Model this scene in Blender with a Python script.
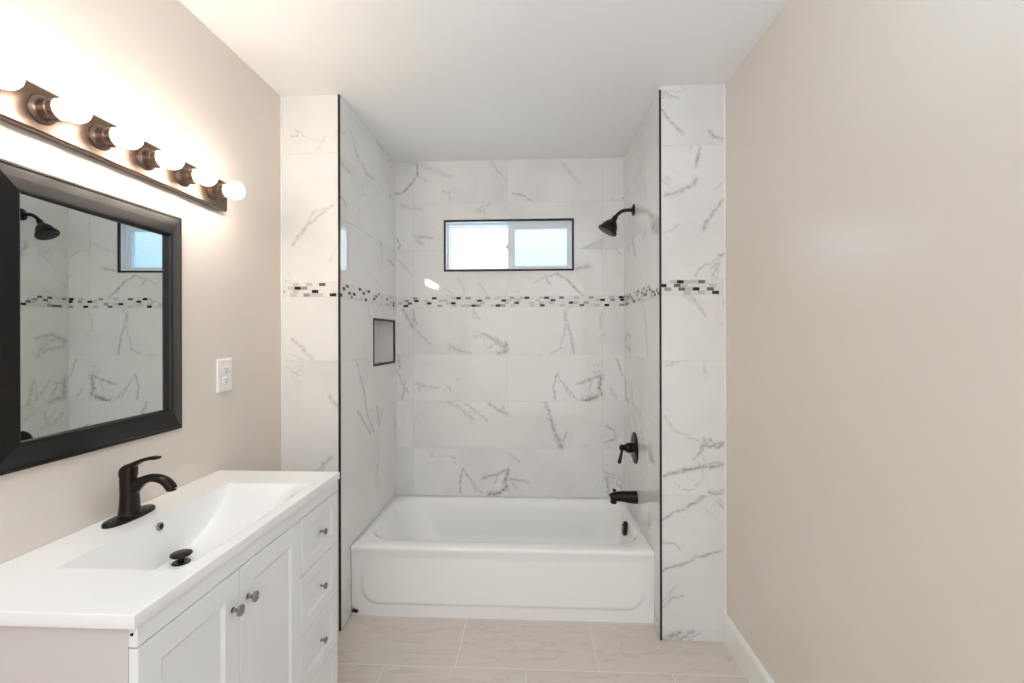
import bpy, bmesh, math, random
from mathutils import Vector, Matrix
import numpy as np

SC = bpy.context.scene
for o in list(bpy.data.objects):
    bpy.data.objects.remove(o)
COL = SC.collection
PI = math.pi


def lin(r, g, b):
    f = lambda c: (c / 255 / 12.92) if c / 255 <= 0.04045 else ((c / 255 + 0.055) / 1.055) ** 2.4
    return (f(r), f(g), f(b), 1.0)


# ------------------------------------------------------------------ camera
cam_data = bpy.data.cameras.new('camera')
cam = bpy.data.objects.new('camera', cam_data)
COL.objects.link(cam)
cam_data.sensor_fit = 'HORIZONTAL'
cam_data.sensor_width = 36.0
cam_data.lens = 466.12 / 1024 * 36.0
cam_data.shift_y = -6.44 / 1024
cam_data.clip_start = 0.02
cam.matrix_world = (Matrix.Translation((0, 0, 1.4266)) @ Matrix.Rotation(0.0481, 4, 'Z')
                    @ Matrix.Rotation(PI / 2, 4, 'X') @ Matrix.Rotation(-0.0022, 4, 'Z'))
SC.camera = cam

# ------------------------------------------------------------------ room dimensions (metres)
XL, XR = -1.2278, 0.8872          # side walls
Y1, Y2 = 2.2073, 3.0839           # wing faces, back wall of the tub alcove
XA, XA2 = -0.9369, -0.9273        # alcove left wall (front edge, back corner)
XB = 0.588                        # alcove right wall
HC = 2.5891                       # ceiling
YR = -1.5                         # wall behind the camera
BZ0, BZ1 = 1.6140, 1.6810         # mosaic band
TUB_Y, TUB_Z = 2.3188, 0.36

# ------------------------------------------------------------------ sky, lamps, exposure
world = bpy.data.worlds.new('sky')
SC.world = world
world.use_nodes = True
nt = world.node_tree
nt.nodes.clear()
w_out = nt.nodes.new('ShaderNodeOutputWorld')
w_bg = nt.nodes.new('ShaderNodeBackground')
w_tc = nt.nodes.new('ShaderNodeTexCoord')
w_sep = nt.nodes.new('ShaderNodeSeparateXYZ')
w_ramp = nt.nodes.new('ShaderNodeValToRGB')
nt.links.new(w_tc.outputs['Generated'], w_sep.inputs[0])
nt.links.new(w_sep.outputs['Z'], w_ramp.inputs[0])
nt.links.new(w_ramp.outputs[0], w_bg.inputs[0])
nt.links.new(w_bg.outputs[0], w_out.inputs[0])
cr = w_ramp.color_ramp
cr.elements[0].position = 0.10
cr.elements[0].color = (0.42, 0.68, 0.92, 1)
cr.elements[1].position = 0.24
cr.elements[1].color = (0.95, 1.0, 1.0, 1)
w_bg.inputs[1].default_value = 3.6


def area_light(name, loc, target, size, power, color):
    d = bpy.data.lights.new(name, 'AREA')
    d.shape = 'SQUARE'
    d.size = size
    d.energy = power
    d.color = color
    o = bpy.data.objects.new(name, d)
    COL.objects.link(o)
    o.location = loc
    o.rotation_euler = (Vector(target) - Vector(loc)).to_track_quat('-Z', 'Y').to_euler()
    return o


# the photographer's flash bounced off the ceiling behind the camera
area_light('flash_bounce', (0.20, -0.25, 1.78), (0.20, -0.27, 2.6), 0.45, 33, (0.52, 0.77, 1.0))
# added fill light covering the rear wall, to brighten surfaces facing the camera
rear_fill_light = area_light('rear_fill', (-0.15, -1.45, 1.25), (-0.15, 0, 1.25), 1.9, 14.0, (0.98, 0.96, 1.0))
rear_fill_light.data.shape = 'RECTANGLE'
rear_fill_light.data.size_y = 2.2
BULB_STRENGTH = 49.0
SC.view_settings.view_transform = 'Standard'
SC.view_settings.look = 'None'
SC.view_settings.gamma = 1.0
SC.view_settings.use_curve_mapping = False
SC.view_settings.exposure = 0.11
SC.cycles.use_denoising = True
SC.cycles.max_bounces = 14
SC.cycles.diffuse_bounces = 5
SC.cycles.glossy_bounces = 8
SC.cycles.transparent_max_bounces = 12
SC.cycles.caustics_reflective = False
SC.cycles.caustics_refractive = False
SC.cycles.sample_clamp_indirect = 6.0

# ------------------------------------------------------------------ materials
MATS = {}


def principled(name, rgb, rough=0.5, metal=0.0, spec=0.5, coat=0.0):
    m = bpy.data.materials.new(name)
    m.use_nodes = True
    b = m.node_tree.nodes['Principled BSDF']
    b.inputs['Base Color'].default_value = lin(*rgb)
    b.inputs['Roughness'].default_value = rough
    b.inputs['Metallic'].default_value = metal
    b.inputs['Specular IOR Level'].default_value = spec
    b.inputs['Coat Weight'].default_value = coat
    MATS[name] = m
    return m


def node(m, kind, **kw):
    n = m.node_tree.nodes.new(kind)
    for k, v in kw.items():
        setattr(n, k, v)
    return n


def link(m, a, b):
    m.node_tree.links.new(a, b)


def add_bump(m, scale, strength, dist=0.002, detail=3.0, stretch=None):
    b = m.node_tree.nodes['Principled BSDF']
    tc = node(m, 'ShaderNodeTexCoord')
    nz = node(m, 'ShaderNodeTexNoise')
    nz.inputs['Scale'].default_value = scale
    nz.inputs['Detail'].default_value = detail
    bp = node(m, 'ShaderNodeBump')
    bp.inputs['Strength'].default_value = strength
    bp.inputs['Distance'].default_value = dist
    if stretch:
        mp = node(m, 'ShaderNodeMapping')
        mp.inputs['Scale'].default_value = stretch
        link(m, tc.outputs['Object'], mp.inputs['Vector'])
        link(m, mp.outputs[0], nz.inputs['Vector'])
    else:
        link(m, tc.outputs['Object'], nz.inputs['Vector'])
    link(m, nz.outputs['Fac'], bp.inputs['Height'])
    link(m, bp.outputs[0], b.inputs['Normal'])


def add_mottle(m, rgb1, rgb2, scale):
    """two close tones of the same colour mixed by a soft noise"""
    b = m.node_tree.nodes['Principled BSDF']
    tc = node(m, 'ShaderNodeTexCoord')
    nz = node(m, 'ShaderNodeTexNoise')
    nz.inputs['Scale'].default_value = scale
    mx = node(m, 'ShaderNodeMix', data_type='RGBA')
    link(m, tc.outputs['Object'], nz.inputs['Vector'])
    link(m, nz.outputs['Fac'], mx.inputs[0])
    mx.inputs[6].default_value = lin(*rgb1)
    mx.inputs[7].default_value = lin(*rgb2)
    link(m, mx.outputs[2], b.inputs['Base Color'])


principled('wall_paint', (219, 208, 197), 0.25, spec=0.5)
add_mottle(MATS['wall_paint'], (229, 218, 207), (226, 215, 204), 3.0)
add_bump(MATS['wall_paint'], 22, 0.10, 0.004, 4)
principled('ceiling_paint', (240, 236, 231), 0.55, spec=0.3)
add_mottle(MATS['ceiling_paint'], (246, 244, 241), (244, 242, 239), 4.0)
principled('trim_paint', (243, 240, 235), 0.3)
principled('porcelain', (251, 249, 245), 0.13, spec=0.4)
principled('cultured_marble', (248, 246, 244), 0.16)
principled('cabinet_paint', (240, 240, 239), 0.32)
add_mottle(MATS['cabinet_paint'], (241, 241, 240), (239, 239, 238), 6.0)
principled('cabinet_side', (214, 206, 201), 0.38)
principled('dark_gap', (90, 88, 86), 0.8)
principled('chrome', (150, 150, 152), 0.06, metal=1.0)
principled('dark_hole', (14, 13, 12), 0.6)
principled('oil_rubbed_bronze', (22, 18, 16), 0.30, metal=0.55)
add_mottle(MATS['oil_rubbed_bronze'], (18, 15, 13), (38, 28, 23), 14.0)
principled('black_metal', (8, 8, 8), 0.36, spec=0.35)
principled('fixture_bronze', (104, 88, 79), 0.30, metal=0.85)
add_bump(MATS['fixture_bronze'], 60, 0.05, 0.001, 2, (1, 0.1, 1))
principled('frame_black', (6, 5, 5), 0.34, spec=0.38)
add_bump(MATS['frame_black'], 40, 0.06, 0.001, 3)
principled('mirror_silver', (222, 228, 226), 0.0, metal=1.0)
principled('edge_trim', (52, 46, 42), 0.4, metal=0.6)
principled('caulk', (245, 242, 236), 0.5)
principled('grout', (224, 220, 214), 0.8)
principled('floor_grout', (234, 227, 218), 0.8)
principled('vinyl', (238, 240, 243), 0.35)
principled('outlet_plastic', (246, 244, 240), 0.28)
principled('rubber', (20, 20, 20), 0.5)
principled('mosaic_black', (16, 15, 15), 0.12)
principled('mosaic_charcoal', (112, 108, 105), 0.12)
principled('mosaic_gray', (164, 160, 157), 0.15)
principled('mosaic_pale', (208, 204, 200), 0.15)
principled('mosaic_white', (236, 233, 229), 0.15)

# frosted panes of the window: pass daylight and scatter a little of it
def pane_material(name, tint, frost):
    m = bpy.data.materials.new(name)
    m.use_nodes = True
    t = m.node_tree
    t.nodes.clear()
    out = t.nodes.new('ShaderNodeOutputMaterial')
    tr = t.nodes.new('ShaderNodeBsdfTransparent')
    tr.inputs[0].default_value = tint
    sc = t.nodes.new('ShaderNodeBsdfTranslucent')
    sc.inputs[0].default_value = tint
    mx = t.nodes.new('ShaderNodeMixShader')
    tc = t.nodes.new('ShaderNodeTexCoord')
    nz = t.nodes.new('ShaderNodeTexNoise')
    nz.inputs['Scale'].default_value = 90
    mr = t.nodes.new('ShaderNodeMapRange')
    mr.inputs['From Min'].default_value = 0.3
    mr.inputs['From Max'].default_value = 0.7
    mr.inputs['To Min'].default_value = frost - 0.02
    mr.inputs['To Max'].default_value = frost + 0.02
    t.links.new(tc.outputs['Object'], nz.inputs['Vector'])
    t.links.new(nz.outputs['Fac'], mr.inputs['Value'])
    t.links.new(mr.outputs[0], mx.inputs[0])
    t.links.new(tr.outputs[0], mx.inputs[1])
    t.links.new(sc.outputs[0], mx.inputs[2])
    gl = t.nodes.new('ShaderNodeBsdfGlossy')
    gl.inputs['Roughness'].default_value = 0.2
    mx2 = t.nodes.new('ShaderNodeMixShader')
    mx2.inputs[0].default_value = 0.05
    t.links.new(mx.outputs[0], mx2.inputs[1])
    t.links.new(gl.outputs[0], mx2.inputs[2])
    t.links.new(mx2.outputs[0], out.inputs[0])
    MATS[name] = m


pane_material('pane_clear', (1.0, 1.0, 1.0, 1), 0.10)
pane_material('pane_frosted', (0.60, 0.63, 0.66, 1), 0.25)

# glowing globe bulbs
m = bpy.data.materials.new('bulb_glow')
m.use_nodes = True
m.node_tree.nodes.clear()
e_ = m.node_tree.nodes.new('ShaderNodeEmission')
o_ = m.node_tree.nodes.new('ShaderNodeOutputMaterial')
e_.inputs[0].default_value = (1.0, 0.87, 0.735, 1)
e_.inputs[1].default_value = BULB_STRENGTH
m.node_tree.links.new(e_.outputs[0], o_.inputs[0])
MATS['bulb_glow'] = m


def marble(name, axes, segs):
    """Glossy white porcelain tile with grey marble veins. The strong veins are polylines in the wall's own metres (distance to a
    warped line segment), the faint ones come from ridged noise that is shifted from tile to tile by the UV offset."""
    m = principled(name, (228, 225, 221), 0.03, spec=0.55)
    b = m.node_tree.nodes['Principled BSDF']
    tc = node(m, 'ShaderNodeTexCoord')
    sp = node(m, 'ShaderNodeSeparateXYZ')
    link(m, tc.outputs['Object'], sp.inputs[0])
    P = node(m, 'ShaderNodeCombineXYZ')
    link(m, sp.outputs['XYZ'.index(axes[0])], P.inputs[0])
    link(m, sp.outputs['XYZ'.index(axes[1])], P.inputs[1])
    uvs = node(m, 'ShaderNodeVectorMath', operation='ADD')
    link(m, P.outputs[0], uvs.inputs[0])
    link(m, tc.outputs['UV'], uvs.inputs[1])

    def noise(src, scale, detail=4.0, rough=0.55, dist=0.0):
        n = node(m, 'ShaderNodeTexNoise')
        n.inputs['Scale'].default_value = scale
        n.inputs['Detail'].default_value = detail
        n.inputs['Roughness'].default_value = rough
        n.inputs['Distortion'].default_value = dist
        link(m, src, n.inputs['Vector'])
        return n

    def mrange(src, a, b_, c, d, smooth=True):
        n = node(m, 'ShaderNodeMapRange')
        if smooth:
            n.interpolation_type = 'SMOOTHSTEP'
        for k, v in zip(('From Min', 'From Max', 'To Min', 'To Max'), (a, b_, c, d)):
            n.inputs[k].default_value = v
        link(m, src, n.inputs['Value'])
        return n.outputs[0]

    def math2(op, a, b_):
        n = node(m, 'ShaderNodeMath', operation=op)
        for i, x in enumerate((a, b_)):
            if isinstance(x, (int, float)):
                n.inputs[i].default_value = x
            elif x is not None:
                link(m, x, n.inputs[i])
        return n.outputs[0]

    # faint veins everywhere
    nz = noise(uvs.outputs[0], 2.6, 6, 0.6, 1.6)
    ridge = math2('ABSOLUTE', math2('SUBTRACT', nz.outputs['Fac'], 0.5), None)
    thin = mrange(ridge, 0.0, 0.016, 1.0, 0.0)
    patch = mrange(noise(uvs.outputs[0], 3.1, 2).outputs['Fac'], 0.53, 0.70, 0.0, 1.0)
    faint = math2('MULTIPLY', math2('MULTIPLY', thin, patch), 0.34)
    total = faint
    if segs:
        warp = noise(P.outputs[0], 18.0, 6, 0.68)
        w1 = node(m, 'ShaderNodeVectorMath', operation='SUBTRACT')
        link(m, warp.outputs['Color'], w1.inputs[0])
        w1.inputs[1].default_value = (0.5, 0.5, 0.5)
        w2 = node(m, 'ShaderNodeVectorMath', operation='MULTIPLY')
        link(m, w1.outputs[0], w2.inputs[0])
        w2.inputs[1].default_value = (0.042, 0.042, 0.0)
        Q = node(m, 'ShaderNodeVectorMath', operation='ADD')
        link(m, P.outputs[0], Q.inputs[0])
        link(m, w2.outputs[0], Q.inputs[1])
        acc = None
        for (x0, z0, x1, z1, w, s) in segs:
            dx, dz = x1 - x0, z1 - z0
            l2 = dx * dx + dz * dz + 1e-9
            pa = node(m, 'ShaderNodeVectorMath', operation='SUBTRACT')
            link(m, Q.outputs[0], pa.inputs[0])
            pa.inputs[1].default_value = (x0, z0, 0)
            dt = node(m, 'ShaderNodeVectorMath', operation='DOT_PRODUCT')
            link(m, pa.outputs[0], dt.inputs[0])
            dt.inputs[1].default_value = (dx / l2, dz / l2, 0)
            h = node(m, 'ShaderNodeMath', operation='ADD', use_clamp=True)
            link(m, dt.outputs['Value'], h.inputs[0])
            h.inputs[1].default_value = 0.0
            hb = node(m, 'ShaderNodeVectorMath', operation='SCALE')
            hb.inputs[0].default_value = (dx, dz, 0)
            link(m, h.outputs[0], hb.inputs['Scale'])
            ds = node(m, 'ShaderNodeVectorMath', operation='DISTANCE')
            link(m, pa.outputs[0], ds.inputs[0])
            link(m, hb.outputs[0], ds.inputs[1])
            v = mrange(ds.outputs['Value'], 0.0, w * VEIN_WIDTH, math.sqrt(s), 0.0, smooth=False)
            acc = v if acc is None else math2('MAXIMUM', acc, v)
        acc = math2('MULTIPLY', acc, acc)      # a dark core with a soft halo
        brk = mrange(noise(P.outputs[0], 48.0, 3).outputs['Fac'], 0.34, 0.60, 0.35, 1.0)
        total = math2('MAXIMUM', math2('MULTIPLY', acc, brk), faint)
    cloud = mrange(noise(uvs.outputs[0], 1.7, 3).outputs['Fac'], 0.42, 0.75, 0.0, 1.0)
    c1 = node(m, 'ShaderNodeMix', data_type='RGBA')
    link(m, cloud, c1.inputs[0])
    c1.inputs[6].default_value = lin(239, 236, 232)
    c1.inputs[7].default_value = lin(226, 224, 221)
    c2 = node(m, 'ShaderNodeMix', data_type='RGBA')
    link(m, math2('MULTIPLY', total, VEIN_GAIN), c2.inputs[0])
    link(m, c1.outputs[2], c2.inputs[6])
    c2.inputs[7].default_value = lin(92, 86, 83)
    link(m, c2.outputs[2], b.inputs['Base Color'])
    bp = node(m, 'ShaderNodeBump')
    bp.inputs['Strength'].default_value = 0.010
    bp.inputs['Distance'].default_value = 0.003
    link(m, noise(uvs.outputs[0], 7.0, 1).outputs['Fac'], bp.inputs['Height'])
    link(m, bp.outputs[0], b.inputs['Normal'])
    return m


VEIN_WIDTH, VEIN_GAIN = 2.0, 1.05

# strong veins of the tiles: x0, z0, x1, z1 (wall metres), width, strength
VEINS_BACK = [
    (0.146, 1.171, 0.128, 1.08, 0.0077, 0.5), (0.128, 1.08, 0.136, 1.009, 0.0072, 0.5), (0.146, 1.171, 0.206, 1.08, 0.007, 0.4), (0.206, 1.08, 0.277, 1.005, 0.009, 0.4),
    (0.206, 1.07, 0.237, 1.013, 0.007, 0.35), (0.277, 1.106, 0.378, 1.135, 0.0092, 0.6), (0.378, 1.135, 0.442, 1.161, 0.0097, 0.6), (0.442, 1.161, 0.421, 1.08, 0.0132, 0.8),
    (0.421, 1.08, 0.433, 1.04, 0.0158, 0.8), (0.433, 1.04, 0.377, 1.006, 0.0183, 0.8), (0.377, 1.006, 0.321, 0.995, 0.0207, 0.8), (0.378, 1.127, 0.357, 1.07, 0.007, 0.4),
    (-0.479, 0.542, -0.498, 0.449, 0.0077, 0.5), (-0.498, 0.449, -0.49, 0.378, 0.0072, 0.5), (-0.479, 0.542, -0.418, 0.45, 0.007, 0.4), (-0.418, 0.45, -0.346, 0.376, 0.009, 0.4),
    (-0.418, 0.44, -0.387, 0.383, 0.007, 0.35), (-0.346, 0.478, -0.243, 0.507, 0.0092, 0.6), (-0.243, 0.507, -0.178, 0.535, 0.0097, 0.6), (-0.178, 0.535, -0.198, 0.453, 0.0132, 0.8),
    (-0.198, 0.453, -0.186, 0.412, 0.0158, 0.8), (-0.186, 0.412, -0.244, 0.377, 0.0183, 0.8), (-0.244, 0.377, -0.301, 0.366, 0.0207, 0.8), (-0.243, 0.499, -0.264, 0.442, 0.007, 0.4),
    (-0.568, 1.354, -0.496, 1.323, 0.018, 0.28), (-0.496, 1.323, -0.43, 1.309, 0.014, 0.28), (-0.342, 1.435, -0.26, 1.394, 0.0145, 0.55), (-0.26, 1.394, -0.184, 1.333, 0.0195, 0.55),
    (-0.192, 1.374, -0.184, 1.323, 0.012, 0.65), (-0.184, 1.323, -0.24, 1.309, 0.016, 0.65), (-0.413, 1.595, -0.397, 1.542, 0.008, 0.35), (-0.397, 1.542, -0.356, 1.538, 0.008, 0.35),
    (0.198, 1.596, 0.212, 1.535, 0.0075, 0.5), (0.212, 1.535, 0.234, 1.444, 0.0085, 0.5), (0.234, 1.444, 0.261, 1.308, 0.0095, 0.5), (0.181, 1.343, 0.112, 1.309, 0.007, 0.35),
    (0.212, 1.535, 0.197, 1.434, 0.006, 0.3), (0.197, 1.434, 0.167, 1.333, 0.006, 0.3), (0.438, 1.575, 0.434, 1.464, 0.009, 0.25), (-0.879, 1.601, -0.81, 1.478, 0.012, 0.5),
    (-0.848, 1.591, -0.802, 1.519, 0.006, 0.35), (-0.785, 1.457, -0.692, 1.364, 0.007, 0.3), (-0.911, 1.292, -0.898, 1.21, 0.01, 0.35), (-0.919, 1.19, -0.88, 1.097, 0.0065, 0.45),
    (-0.88, 1.097, -0.844, 1.046, 0.0075, 0.45), (-0.886, 0.994, -0.865, 1.124, 0.007, 0.4), (-0.79, 1.107, -0.724, 1.083, 0.015, 0.3), (-0.724, 1.083, -0.645, 1.077, 0.009, 0.3),
    (-0.765, 1.108, -0.77, 1.046, 0.01, 0.3), (0.534, 1.272, 0.577, 1.156, 0.009, 0.45), (0.497, 1.071, 0.537, 1, 0.007, 0.3), (-0.579, 0.985, -0.497, 0.944, 0.0145, 0.3),
    (-0.497, 0.944, -0.415, 0.873, 0.0115, 0.3), (-0.456, 0.969, -0.374, 0.908, 0.0105, 0.35), (-0.374, 0.908, -0.316, 0.86, 0.0075, 0.35), (-0.302, 0.976, -0.25, 0.936, 0.011, 0.55),
    (-0.25, 0.936, -0.185, 0.901, 0.013, 0.55), (-0.21, 0.956, -0.2, 0.905, 0.01, 0.4), (0.065, 0.984, 0.095, 0.923, 0.013, 0.5), (0.095, 0.923, 0.115, 0.836, 0.011, 0.5),
    (0.115, 0.836, 0.145, 0.755, 0.0145, 0.6), (0.145, 0.755, 0.175, 0.689, 0.0195, 0.6), (0.085, 0.877, 0.135, 0.826, 0.01, 0.35), (0.206, 0.786, 0.186, 0.705, 0.01, 0.4),
    (0.467, 0.829, 0.517, 0.799, 0.008, 0.45), (0.517, 0.799, 0.533, 0.749, 0.008, 0.45), (0.533, 0.749, 0.467, 0.724, 0.008, 0.45), (-0.159, 0.641, -0.104, 0.591, 0.011, 0.28),
    (-0.17, 0.478, -0.119, 0.462, 0.014, 0.35), (-0.119, 0.462, -0.044, 0.455, 0.01, 0.35), (0.466, 0.506, 0.48, 0.446, 0.009, 0.55), (0.48, 0.446, 0.48, 0.381, 0.011, 0.55),
    (0.466, 0.522, 0.526, 0.515, 0.008, 0.35), (-0.15, 0.458, -0.129, 0.417, 0.011, 0.3), (-0.928, 2.372, -0.881, 2.385, 0.011, 0.55), (-0.881, 2.385, -0.83, 2.427, 0.009, 0.55),
    (-0.83, 2.427, -0.777, 2.5, 0.007, 0.55), (-0.777, 2.5, -0.782, 2.569, 0.009, 0.55), (-0.786, 2.575, -0.683, 2.536, 0.0195, 0.25), (-0.683, 2.536, -0.561, 2.487, 0.0145, 0.25),
    (-0.786, 2.5, -0.72, 2.453, 0.006, 0.3), (-0.282, 2.565, -0.227, 2.503, 0.009, 0.25), (-0.227, 2.503, -0.181, 2.443, 0.007, 0.25), (-0.144, 2.365, -0.07, 2.349, 0.0075, 0.4),
    (-0.07, 2.349, -0.012, 2.308, 0.0065, 0.4), (0.187, 2.555, 0.241, 2.494, 0.0125, 0.25), (0.241, 2.494, 0.299, 2.425, 0.0095, 0.25), (-0.612, 2.386, -0.562, 2.372, 0.009, 0.28),
    (-0.562, 2.372, -0.562, 2.316, 0.007, 0.28), (-0.89, 2.292, -0.758, 2.267, 0.015, 0.25), (-0.793, 2.091, -0.684, 2.077, 0.011, 0.35), (-0.787, 2.063, -0.74, 2.035, 0.011, 0.3),
    (-0.919, 2.074, -0.9, 2.027, 0.0095, 0.4), (-0.9, 2.027, -0.914, 2.005, 0.0085, 0.4), (-0.914, 1.934, -0.812, 1.822, 0.006, 0.3), (-0.507, 1.804, -0.475, 1.754, 0.0075, 0.25),
    (-0.475, 1.754, -0.464, 1.689, 0.0065, 0.25), (-0.367, 1.772, -0.308, 1.684, 0.008, 0.25), (0.149, 1.828, 0.212, 1.795, 0.0083, 0.6), (0.212, 1.795, 0.258, 1.74, 0.009, 0.6),
    (0.258, 1.74, 0.321, 1.68, 0.0097, 0.6), (0.149, 1.828, 0.075, 1.814, 0.0073, 0.35), (0.075, 1.814, 0.002, 1.774, 0.0057, 0.35), (0.28, 1.864, 0.367, 1.881, 0.01, 0.45),
    (0.075, 1.805, 0.112, 1.759, 0.007, 0.4), (-0.405, 1.596, -0.372, 1.541, 0.012, 0.3), (0.194, 1.593, 0.206, 1.465, 0.007, 0.35), (-0.816, 1.598, -0.788, 1.505, 0.009, 0.4),
    (0.512, 2.002, 0.575, 1.956, 0.008, 0.3), (0.313, 1.995, 0.44, 2.048, 0.009, 0.2),
]
VEINS_WING_RIGHT = [
    (0.614, 2.075, 0.669, 2.091, 0.0103, 0.45), (0.669, 2.091, 0.71, 2.111, 0.0107, 0.45), (0.71, 2.111, 0.74, 2.126, 0.0112, 0.45), (0.74, 2.126, 0.75, 2.154, 0.0118, 0.45),
    (0.89, 2.072, 0.845, 2.012, 0.007, 0.5), (0.845, 2.012, 0.8, 1.949, 0.009, 0.5), (0.8, 1.949, 0.784, 1.916, 0.011, 0.5), (0.608, 1.903, 0.639, 1.907, 0.0075, 0.28),
    (0.639, 1.907, 0.669, 1.933, 0.0065, 0.28), (0.89, 2.144, 0.84, 2.104, 0.006, 0.25), (0.857, 1.792, 0.874, 1.795, 0.01, 0.55), (0.874, 1.787, 0.829, 1.765, 0.006, 0.3),
    (0.829, 1.765, 0.844, 1.716, 0.006, 0.3), (0.749, 1.696, 0.769, 1.732, 0.007, 0.4), (0.769, 1.732, 0.794, 1.752, 0.007, 0.4), (0.794, 1.752, 0.829, 1.757, 0.007, 0.4),
    (0.824, 1.737, 0.859, 1.757, 0.009, 0.35), (0.859, 1.757, 0.829, 1.701, 0.009, 0.35), (0.718, 1.61, 0.759, 1.569, 0.0123, 0.35), (0.759, 1.569, 0.789, 1.521, 0.0088, 0.35),
    (0.698, 1.61, 0.728, 1.574, 0.007, 0.25), (0.881, 1.594, 0.884, 1.532, 0.009, 0.3), (0.608, 1.04, 0.651, 0.978, 0.0068, 0.25), (0.651, 0.978, 0.718, 0.945, 0.0065, 0.25),
    (0.718, 0.945, 0.758, 0.934, 0.0062, 0.25), (0.604, 0.769, 0.678, 0.788, 0.0083, 0.65), (0.678, 0.788, 0.758, 0.809, 0.0088, 0.65), (0.758, 0.809, 0.818, 0.81, 0.0093, 0.65),
    (0.818, 0.81, 0.889, 0.824, 0.0097, 0.65), (0.738, 0.847, 0.785, 0.898, 0.0077, 0.5), (0.785, 0.898, 0.812, 0.925, 0.0093, 0.5), (0.785, 0.946, 0.805, 0.905, 0.01, 0.5),
    (0.812, 0.902, 0.852, 0.926, 0.0075, 0.65), (0.852, 0.926, 0.889, 0.916, 0.0105, 0.65), (0.786, 1.286, 0.799, 1.231, 0.009, 0.2), (0.603, 0.767, 0.685, 0.796, 0.01, 0.6),
    (0.685, 0.796, 0.744, 0.804, 0.01, 0.6), (0.744, 0.804, 0.859, 0.835, 0.008, 0.45), (0.768, 0.899, 0.814, 0.937, 0.0075, 0.65), (0.814, 0.937, 0.841, 0.9, 0.0085, 0.65),
    (0.841, 0.9, 0.877, 0.919, 0.0095, 0.65), (0.777, 0.918, 0.796, 0.946, 0.006, 0.45), (0.597, 0.567, 0.667, 0.609, 0.0077, 0.55), (0.667, 0.609, 0.744, 0.644, 0.0093, 0.55),
    (0.744, 0.644, 0.813, 0.69, 0.0115, 0.55), (0.813, 0.69, 0.859, 0.687, 0.0105, 0.55), (0.596, 0.328, 0.675, 0.352, 0.0077, 0.6), (0.675, 0.352, 0.743, 0.384, 0.007, 0.6),
    (0.743, 0.384, 0.867, 0.427, 0.0063, 0.6), (0.602, 0.459, 0.648, 0.451, 0.0105, 0.3), (0.648, 0.451, 0.67, 0.427, 0.0075, 0.3), (0.601, 0.16, 0.638, 0.198, 0.007, 0.35),
    (0.638, 0.198, 0.688, 0.209, 0.009, 0.35), (0.596, 0.179, 0.657, 0.255, 0.006, 0.25), (0.596, 0.001, 0.675, 0.037, 0.018, 0.6), (0.656, -0.001, 0.73, 0.043, 0.013, 0.5),
    (0.711, 0.005, 0.761, 0.038, 0.008, 0.4), (0.589, 2.478, 0.619, 2.443, 0.0083, 0.45), (0.619, 2.443, 0.646, 2.412, 0.009, 0.45), (0.646, 2.412, 0.69, 2.365, 0.0097, 0.45),
    (0.593, 2.566, 0.626, 2.549, 0.008, 0.25), (0.626, 2.549, 0.67, 2.529, 0.008, 0.25), (0.81, 2.372, 0.834, 2.346, 0.008, 0.55), (0.834, 2.346, 0.864, 2.341, 0.008, 0.55),
    (0.864, 2.341, 0.888, 2.345, 0.008, 0.55), (0.888, 2.355, 0.888, 2.328, 0.014, 0.4), (0.767, 2.297, 0.765, 2.256, 0.0075, 0.5), (0.765, 2.256, 0.752, 2.21, 0.0105, 0.5),
    (0.733, 2.304, 0.726, 2.284, 0.008, 0.25),
]
VEINS_WING_LEFT = [
    (-1.169, 1.867, -1.093, 1.962, 0.0085, 0.35), (-1.093, 1.962, -0.973, 2.056, 0.0075, 0.35), (-1.093, 1.962, -1.071, 2.026, 0.006, 0.28), (-1.071, 2.026, -0.984, 2.046, 0.006, 0.28),
    (-1.17, 1.409, -1.072, 1.313, 0.01, 0.35), (-1.048, 2.323, -1.005, 2.385, 0.007, 0.2), (-0.99, 1.133, -0.88, 0.995, 0.011, 0.35), (-0.88, 0.995, -0.792, 0.887, 0.013, 0.35),
    (-1.165, 0.697, -1.038, 0.776, 0.013, 0.4), (-1.038, 0.776, -0.981, 0.839, 0.011, 0.4), (-1.022, 0.808, -1.032, 0.606, 0.012, 0.35), (-1.032, 0.606, -1.055, 0.42, 0.008, 0.35),
    (-0.661, 0.704, -0.583, 0.813, 0.009, 0.35), (-0.946, -0.259, -0.866, -0.102, 0.008, 0.3), (-0.554, -0.246, -0.532, 0, 0.008, 0.4),
]
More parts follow.
